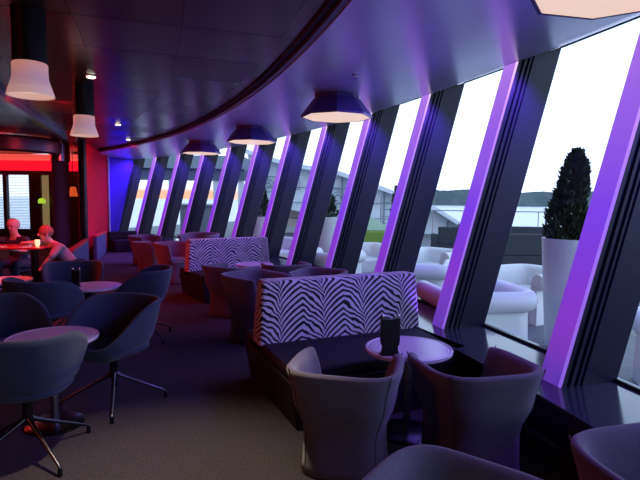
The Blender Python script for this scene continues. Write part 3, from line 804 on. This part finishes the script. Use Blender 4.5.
# white chesterfield armchairs and sofas of moulded plastic
def make_chester(W, D, name, label):
    t = thing(name, label, 'armchair' if W < 1.3 else 'sofa')
    hw = W/2 - .13; r = .16
    path = [Vector((-hw, D/2, 0)), Vector((-hw, 0, 0)), Vector((-hw, -D/2+.13+r, 0))]
    for k in range(1, 6): a = PI + k*(PI/2)/5; path.append(Vector((-hw+r+r*cos(a), -D/2+.13+r+r*sin(a), 0)))
    path.append(Vector((0, -D/2+.13, 0)))
    path = path + [Vector((-p.x, p.y, 0)) for p in path[:-1][::-1]]
    H_ = .70
    # profile: (outward offset, z); wall with a fat outward roll on top
    prof = [(.055, 0), (.045, H_-.26)]
    for k in range(0, 13):
        a = -2.2 + k*(PI+1.75)/12 + .35
        prof.append((.045+.10*cos(a), H_-.115+.115*sin(a)))
    prof += [(-.075, H_-.26), (-.075, 0)]
    rings = []
    for i, p in enumerate(path):
        d = (path[min(i+1, len(path)-1)]-path[max(i-1, 0)]).normalized(); out = Vector((d.y, -d.x, 0))
        if i <= len(path)//2 and out.x > 0 and abs(d.x) < .5: out = -out
        lift = .0
        rings.append([p + out*o_ + Vector((0, 0, z)) for o_, z in prof])
    # make sure 'out' really points away from the seat
    bm = bmesh.new(); loft(bm, rings); obj('frame', bm, M['white_plastic'], t, angle=50)
    bm = bmesh.new(); box(bm, -hw+.076, hw-.076, -D/2+.21, D/2-.02, .08, .40); obj('seat', bm, M['white_plastic'], t, bevel=.05)
    for s in (-1, 1):
        bm = bmesh.new(); M_ = Matrix.Translation((s*(-hw)-s*.045, D/2+.001, H_-.115)) @ Matrix.Rotation(PI/2, 4, 'X')
        bmesh.ops.create_cone(bm, cap_ends=True, segments=28, radius1=.075, radius2=.06, depth=.03, matrix=M_); obj('arm_scroll', bm, M['white_plastic'], t)
    return t
GA = 'white moulded armchairs on the deck'
arm = make_chester(1.15, .95, 'deck_armchair', 'white rounded armchair close behind the glass, lower left of the tall planter')
arm['group'] = GA; arm.location = (1.83, 5.72, -.02); arm.rotation_euler.z = face(-.15, 1)
for (x, y, dx, dy, lab) in ((3.15, 7.35, -.9, -.45, 'white rounded armchair with scrolled arm directly left of the tall planter'),
                            (1.60, 8.1, .25, .97, 'white rounded armchair seen low behind the right end of the near zebra bench'),
                            (2.35, 10.1, -.7, -.7, 'white rounded armchair with scrolled arm below the dark deck sofa'),
                            (0.95, 11.2, .3, -.95, 'white rounded armchair near the green cover on the deck'),
                            (0.15, 9.6, .5, .8, 'white rounded armchair seen over the middle of the near zebra bench'),
                            (-1.15, 12.6, .5, -.8, 'far white rounded armchair seen above the violet tub chair'),
                            (3.35, 4.1, .3, .95, 'white rounded armchair at the right edge behind the last glass')):
    dup(arm, (x, y, -.02), face(dx, dy), lab, GA)

# planters
def planter(x, y, h, r0, r1, label, ph, pr, seed, n=2600, leafs=.05, slim=True):
    random.seed(seed)
    t = thing('planter', label, 'planter', (x, y, -.02), 0, 'white planters with evergreens')
    bm = bmesh.new(); lathe(bm, [(r0, 0), (r1, h), (r1-.03, h), (r1-.035, h-.08), (.02, h-.08)], 40); p_ = obj('pot', bm, M['planter'], t, angle=35)
    bm = bmesh.new(); tube(bm, [(0, 0, h-.075), (0, 0, h+ph*.45), (0.02, 0, h+ph*.85)], .03, 8, [.03, .02, .008]); obj('trunk', bm, M['bark'], t)
    bm = bmesh.new()
    for k in range(n):
        v = random.random()**.8
        a = random.uniform(0, 2*PI)
        prof = interp([(0, .9), (.12, 1.0), (.3, .92), (.5, .74), (.7, .62), (.88, .45), (1, .10)], v)
        lump = 1 + .16*sin(a*3+v*9+seed) + .10*sin(a*5-v*17)
        rr = pr*prof*lump*math.sqrt(random.uniform(.25, 1))
        c = Vector((rr*cos(a) + (v-.5)*.06, rr*sin(a), h-.05+v*ph))
        c.x += .045*v*v if slim else 0
        if v > .82: c.x += .05*(1 if a < PI else -1.2)*(v-.82)*6*.5
        d = Vector((cos(a)*.6, sin(a)*.6, random.uniform(.5, 1.4))).normalized()
        s = d.cross(Vector((random.uniform(-1, 1), random.uniform(-1, 1), random.uniform(-1, 1)))).normalized()
        l = leafs*random.uniform(.6, 1.4); w = l*.28
        bm.faces.new([bm.verts.new(q) for q in (c-s*w, c+d*l*.5-s*w*.7, c+d*l, c+d*l*.5+s*w*.7, c+s*w)])
    f = obj('foliage', bm, M['leaf'], t, smooth=False); f['label'] = 'dark green conifer foliage'
planter(2.86, 5.78, 1.26, .19, .275, 'tall white tapered planter with a dark conifer, right of the deck armchairs', 1.04, .215, 3, 4600, .06)
planter(0.15, 12.6, 1.25, .22, .30, 'white planter with a shrub seen between fins in the middle of the window wall', .55, .28, 5, 1100, .07)
planter(-1.65, 13.6, 1.20, .22, .30, 'farther white planter with a shrub, left of the middle', .75, .26, 9, 1100, .07)
planter(2.25, 15.3, .9, .20, .25, 'slim bare conifer in a white planter standing before the deckhouse roof', 1.25, .13, 11, 500, .07)
random.seed(21)

# dark deck sofas
def dsofa(x, y, w, rz, label):
    t = thing('deck_sofa', label, 'sofa', (x, y, -.02), rz, 'dark wicker sofas on the deck')
    bm = bmesh.new(); box(bm, -w/2, w/2, -.4, .4, .03, .40); obj('base', bm, M['wicker'], t, bevel=.02)
    bm = bmesh.new(); box(bm, -w/2, w/2, -.4, -.25, .401, .92); obj('backrest', bm, M['wicker'], t, bevel=.03)
    for s in (-1, 1):
        bm = bmesh.new(); box(bm, min(s*w/2, s*(w/2-.13)), max(s*w/2, s*(w/2-.13)), -.249, .4, .401, .68); obj('armrest', bm, M['wicker'], t, bevel=.02)
    bm = bmesh.new(); box(bm, -w/2+.14, w/2-.14, -.24, .38, .401, .52); obj('seat_cushion', bm, M['grey_cushion'], t, bevel=.03)
dsofa(4.05, 15.2, 1.15, .1, 'small dark wicker sofa on the deck, just above the white armchairs left of middle')
dsofa(5.25, 12.3, 2.5, .12, 'wide dark wicker sofa on the deck left of the tall planter, nearer one')
dsofa(6.9, 15.8, 2.6, -.1, 'dark wicker sofa on the deck behind the wide one')
dsofa(5.4, 17.2, 1.5, .0, 'far dark wicker sofa by the rail')
# rail
t = thing('deck_rail', 'thin steel rail along the edge of the deck before the water', 'railing', (0, 0, -.02))
pa, pb = Vector((2.6, 20.8, 0)), Vector((16.5, 18.2, 0))
bm = bmesh.new(); tube(bm, [pa+Vector((0, 0, 1.3)), pb+Vector((0, 0, 1.3))], .022, 8); obj('handrail', bm, M['steel'], t)
for k in range(8):
    p = pa.lerp(pb, k/7); bm = bmesh.new(); tube(bm, [p, p+Vector((0, 0, 1.278))], .018, 8); obj('rail_post', bm, M['steel'], t)
# green covered things
t = thing('garden_parasol', 'folded green cover and pale green canvas standing on the deck before the deckhouse', 'cover', (1.75, 17.6, -.02))
bm = bmesh.new(); hexa(bm, [(-.55, -.4, 0), (.75, -.4, 0), (.75, .4, 0), (-.55, .4, 0), (-.5, -.35, .62), (.7, -.35, .62), (.7, .35, .62), (-.5, .35, .62)]); obj('cover', bm, M['green_canvas'], t, bevel=.05)
bm = bmesh.new(); hexa(bm, [(-.7, -.3, .63), (.75, -.3, .63), (.75, .3, .63), (-.7, .3, .63), (-.5, -.03, 1.2), (-.1, -.03, 1.2), (-.1, .03, 1.2), (-.5, .03, 1.2)]); obj('canopy', bm, M['pale_green'], t, bevel=.02)
t = thing('bollard', 'short dark bollard with a black cap beside the green cover', 'bollard', (0.92, 15.0, -.02))
bm = bmesh.new(); lathe(bm, [(.24, 0), (.17, .75)], 24); obj('drum', bm, M['ship_dark'], t)
bm = bmesh.new(); lathe(bm, [(.22, .751), (.22, .88), (.19, .9)], 24); obj('cap', bm, M['black'], t)

# white deckhouse with its long sloping roof
t = thing('deckhouse', 'pale deckhouse with a long roof sloping down to the right, seen through the middle windows', 'building', (0, 0, 0))
YD = 25.0
def dk(px, py, yy=YD):
    X = (px-320)/501.3; U = (240-py)/501.3; c_, s_ = cos(.08), sin(.08); ro = -.0123
    x = X*cos(ro)+U*sin(ro); u = -X*sin(ro)+U*cos(ro); y = c_+u*s_; z = -s_+u*c_
    return (x/y*yy, z/y*yy+1.65)
rf = [dk(248, 152), dk(290, 165), dk(335, 172), dk(372, 185), dk(399, 195), dk(432, 208), dk(470, 232)]
bm = bmesh.new()
poly = [(rf[0][0], 0)] + rf + [(rf[-1][0], 0)]
rings = [[(x, YD, z) for x, z in poly], [(x, YD+6, z) for x, z in poly]]
loft(bm, rings); obj('wall', bm, M['ship_white'], t, smooth=False)
bm = bmesh.new()
rings = [[(x, YD-.9, z+.06), (x, YD+6.2, z+.06), (x, YD+6.2, z-.14), (x, YD-.9, z-.14)] for x, z in rf]
loft(bm, rings); obj('roof', bm, M['ship_white'], t, smooth=False)
# lower gallery roof, cream panels painted for sunlit openings and ribs
g0, g1 = dk(255, 196, YD-1.2), dk(412, 240, YD-1.2)
bm = bmesh.new(); loft(bm, [[(g0[0], YD-1.5, g0[1]), (g0[0], YD-.01, g0[1]), (g0[0], YD-.01, g0[1]-.15), (g0[0], YD-1.5, g0[1]-.15)],
                            [(g1[0], YD-1.5, g1[1]), (g1[0], YD-.01, g1[1]), (g1[0], YD-.01, g1[1]-.15), (g1[0], YD-1.5, g1[1]-.15)]]); obj('gallery_roof', bm, M['ship_white'], t, smooth=False)
for a, b_, c_, d_ in ((262, 203, 274, 225), (288, 207, 303, 226)):
    p, q = dk(a, b_, YD-.05), dk(c_, d_, YD-.05)
    bm = bmesh.new(); box(bm, p[0], q[0], YD-.05, YD-.01, max(q[1], .2), p[1]); k = obj('panel', bm, M['cream'], t, smooth=False); k['label'] = 'cream panel with sunset light in its colour'
bm = bmesh.new()
for a in (282, 312, 342, 364, 384, 402, 424, 448):
    i = next((j for j in range(len(rf)-1) if dk(a, 200)[0] <= rf[j+1][0]), len(rf)-2)
    x = dk(a, 200)[0]; f = (x-rf[i][0])/(rf[i+1][0]-rf[i][0]); z = rf[i][1]+(rf[i+1][1]-rf[i][1])*f
    box(bm, x-.04, x+.04, YD-.12, YD-.06, 0, z-.15)
for k in range(1, 4):
    z = .75*k
    xr = rf[-1][0] - (.5+z)*1.9
    box(bm, rf[0][0], xr, YD-.10, YD-.06, z-.02, z+.02)
obj('ribs', bm, M['ship_line'], t, smooth=False)
# curled iron truss ornaments under the roof
for a, b_ in ((338, 198), (290, 180), (268, 186)):
    p = dk(a, b_, YD-.3); bm = bmesh.new()
    tube(bm, [(p[0]+.30*cos(u), YD-.3, p[1]+.30*sin(u)) for u in [k*2*PI/20 for k in range(21)]], .03, 6)
    tube(bm, [(p[0]+.15*cos(u), YD-.3, p[1]+.15*sin(u)) for u in [k*2*PI/16 for k in range(13)]], .03, 6)
    tube(bm, [(p[0]-.45, YD-.3, p[1]+.45), (p[0]+.45, YD-.3, p[1]+.45), (p[0]+.45, YD-.3, p[1]-.45), (p[0]-.45, YD-.3, p[1]-.45), (p[0]-.45, YD-.3, p[1]+.45)], .03, 6)
    tube(bm, [(p[0], YD-.3, p[1]+.45), (p[0], YD-.1, p[1]+.45)], .03, 6)
    obj('scroll_truss', bm, M['ship_line'], t)
# ladder hoop in front of the deckhouse
t = thing('deck_ladder', 'thin curved ladder rail standing before the deckhouse beside the green cover', 'ladder', (2.35, 19.5, -.02))
for s in (0, .42):
    bm = bmesh.new(); tube(bm, [(s, 0, 0), (s, 0, 1.75), (s+.04, 0, 1.86), (s+.14, 0, 1.9), (s+.3, 0, 1.88)], .022, 8); obj('stile', bm, M['ship_line'], t)
bm = bmesh.new()
for k in range(6): tube(bm, [(.02, 0, .25+k*.27), (.40, 0, .25+k*.27)], .014, 6)
obj('rungs', bm, M['ship_line'], t)

# dark canopy and house beyond the far windows
t = thing('deck_canopy', 'dark blue-grey canopy with pale posts seen through the far left windows', 'canopy', (0, 0, 0))
YC = 22.0
a, b_ = dk(100, 178, YC), dk(244, 176, YC)
bm = bmesh.new(); box(bm, a[0], b_[0], YC, YC+2, a[1], a[1]+.45); obj('beam', bm, M['ship_dark'], t, smooth=False)
bm = bmesh.new(); box(bm, a[0], b_[0], YC-.3, YC+2.6, a[1]+.451, a[1]+1.0); obj('roof', bm, M['ship_line'], t, smooth=False)
for px in (170, 215, 240):
    x = dk(px, 200, YC)[0]; bm = bmesh.new(); box(bm, x-.12, x+.12, YC+.2, YC+.44, 0, a[1]-.001); obj('post', bm, M['ship_white'], t, smooth=False)
t = thing('deck_cabin', 'low blue-grey cabin seen under the canopy through the left windows', 'building', (0, 0, 0))
a, b_ = dk(180, 205, 20.2), dk(216, 221, 20.2)
bm = bmesh.new(); box(bm, a[0], b_[0], 20.2, 21.4, 0, a[1]); obj('wall', bm, M['ship_line'], t, smooth=False)
bm = bmesh.new(); box(bm, a[0]-.1, b_[0]+.1, 20.1, 21.5, a[1]+.001, a[1]+.06); obj('roof', bm, M['ship_white'], t, smooth=False)

# ------------------------------------------------------------------ sky
w = bpy.data.worlds.new('world'); bpy.context.scene.world = w; w.use_nodes = True
nt = w.node_tree; N = nt.nodes; L = nt.links; bg = N['Background']
tc = N.new('ShaderNodeTexCoord'); sp = N.new('ShaderNodeSeparateXYZ'); L.new(tc.outputs['Generated'], sp.inputs[0])
r = N.new('ShaderNodeValToRGB'); e = r.color_ramp.elements
e[0].position = 0.0; e[0].color = (0.20, 0.24, 0.30, 1); e[1].position = 1.0; e[1].color = (0.34, 0.48, 0.78, 1)
for p_, c_ in ((0.47, (0.30, 0.34, 0.40)), (0.497, (1.05, 1.12, 1.25)), (0.56, (1.2, 1.42, 1.85)), (0.66, (0.9, 1.12, 1.6)), (0.8, (0.60, 0.80, 1.2))):
    k = e.new(p_); k.color = (*c_, 1)
ad = N.new('ShaderNodeMath'); ad.operation = 'MULTIPLY_ADD'; ad.inputs[1].default_value = .5; ad.inputs[2].default_value = .5
L.new(sp.outputs['Z'], ad.inputs[0]); L.new(ad.outputs[0], r.inputs['Fac'])
# orange sunset low over the water ahead and to the left
dirv = Vector((sin(-.30), cos(-.30), 0.012)).normalized()
dt = N.new('ShaderNodeVectorMath'); dt.operation = 'DOT_PRODUCT'; dt.inputs[1].default_value = dirv; L.new(tc.outputs['Generated'], dt.inputs[0])
mr = N.new('ShaderNodeMapRange'); mr.inputs[1].default_value = .975; mr.inputs[2].default_value = .995; L.new(dt.outputs['Value'], mr.inputs[0])
az = N.new('ShaderNodeMath'); az.operation = 'SUBTRACT'; L.new(sp.outputs['Z'], az.inputs[0]); az.inputs[1].default_value = .004
ab = N.new('ShaderNodeMath'); ab.operation = 'ABSOLUTE'; L.new(az.outputs[0], ab.inputs[0])
mr2 = N.new('ShaderNodeMapRange'); mr2.inputs[1].default_value = .008; mr2.inputs[2].default_value = .02; mr2.inputs[3].default_value = 1; mr2.inputs[4].default_value = 0; L.new(ab.outputs[0], mr2.inputs[0])
mu = N.new('ShaderNodeMath'); mu.operation = 'MULTIPLY'; L.new(mr.outputs[0], mu.inputs[0]); L.new(mr2.outputs[0], mu.inputs[1])
mx = N.new('ShaderNodeMix'); mx.data_type = 'RGBA'; L.new(mu.outputs[0], mx.inputs[0]); L.new(r.outputs['Color'], mx.inputs[6]); mx.inputs[7].default_value = (0.95, 0.50, 0.32, 1)
L.new(mx.outputs[2], bg.inputs['Color']); bg.inputs['Strength'].default_value = 1.55

# ------------------------------------------------------------------ lights
def light(kind, name, loc, energy, col, size=.1, aim=None, spot=None, blend=.5, sy=None):
    d = bpy.data.lights.new(name, kind); d.energy = energy; d.color = col
    o = bpy.data.objects.new(name, d); C.objects.link(o); o.location = loc
    if kind == 'AREA':
        d.size = size
        if sy: d.shape = 'RECTANGLE'; d.size_y = sy
    else: d.shadow_soft_size = size
    if kind == 'SPOT': d.spot_size = spot; d.spot_blend = blend
    if aim is not None: o.rotation_euler = (Vector(aim)-Vector(loc)).to_track_quat('-Z', 'Y').to_euler()
    return o
WARM = (1.0, .80, .60)
light('SPOT', 'downlight_beam', (-0.75, 2.85, 3.0), 480, WARM, .05, (-0.85, 2.6, 0), 1.02, 1.0)
light('SPOT', 'lamp_beam', (-2.27, 3.86, 2.48), 8, (1, .6, .5), .1, (-2.0, 3.6, 0), 1.3, .8)
light('SPOT', 'lamp_beam', (-3.02, 6.30, 2.48), 8, (1, .6, .5), .1, (-3.0, 6.3, 0), 1.3, .8)
light('AREA', 'red_wash', (-5.6, 6.9, 2.3), 40, (1.0, .05, .03), .8, (0.0, 4.6, 0.7))
light('AREA', 'red_wash', (-4.0, 0.8, 2.2), 14, (1.0, .16, .06), .8, (0.2, 3.6, 0.4))
# violet LED spots tucked in at the head of every bay, shining on the fins, plus added violet fills
for i in range(0, 13):
    th = TH0 + DTH*(i-1)
    p = P(27.75, th-.017, 2.90); q = P(27.25, th, 1.9)
    light('SPOT', 'fin_spot', p, 110, (.20, .06, 1.0), .04, q, 2.2, .8)
    light('SPOT', 'ceiling_fill', P(26.80, th+.004, .50), 27, (.24, .07, 1.0), .04, P(26.2, th+.012, 3.0), 1.0, 1.0)  # added fill from below, raises the violet on the ceiling
    light('SPOT', 'room_fill', P(RIN+.55, th+.003, 2.80), 10, (.30, .07, 1.0), .06, P(25.6, th+.035, .6), 1.7, .9)  # added fill, tints benches, tables and chairs violet
light('AREA', 'red_wash', (-3.9, 7.2, 2.9), 140, (1.0, .02, .03), 1.0, (-5.2, 8.6, 0.9))
light('AREA', 'red_wash', (-9.0, 13.5, 2.9), 40, (1.0, .02, .03), 1.5, (-8.5, 13.5, 0.5))
light('AREA', 'red_wash', (-4.9, 12.9, 2.9), 18, (1.0, .05, .12), .6, (-6.6, 14.9, 1.0))
light('AREA', 'violet_wash', (-5.6, 15.0, 2.85), 5, (.22, .05, 1.0), .5, (-6.0, 15.4, 0))
light('SPOT', 'aisle_fill', (-5.3, 13.6, 2.95), 480, (.28, .09, 1.0), .08, (-5.3, 13.8, 0), 1.1, .7)  # added fill to turn the aisle floor violet

# ------------------------------------------------------------------ camera
cam = bpy.data.cameras.new('camera'); co = bpy.data.objects.new('camera', cam); C.objects.link(co)
cam.sensor_width = 36; cam.sensor_fit = 'HORIZONTAL'; cam.lens = 501.3/640*36; cam.clip_end = 20000; cam.clip_start = .05
pt_, ro = .08, -.0123
fwd = Vector((0, cos(pt_), -sin(pt_))); right = Vector((1, 0, 0)); up = Vector((0, sin(pt_), cos(pt_)))
r2 = right*cos(ro) - up*sin(ro); u2 = right*sin(ro) + up*cos(ro)
mm = Matrix((r2, u2, -fwd)).transposed().to_4x4(); mm.translation = Vector((0, 0, 1.65)); co.matrix_world = mm
S = bpy.context.scene; S.camera = co
S.view_settings.view_transform = 'Standard'; S.view_settings.look = 'None'; S.view_settings.gamma = 1; S.view_settings.exposure = 0
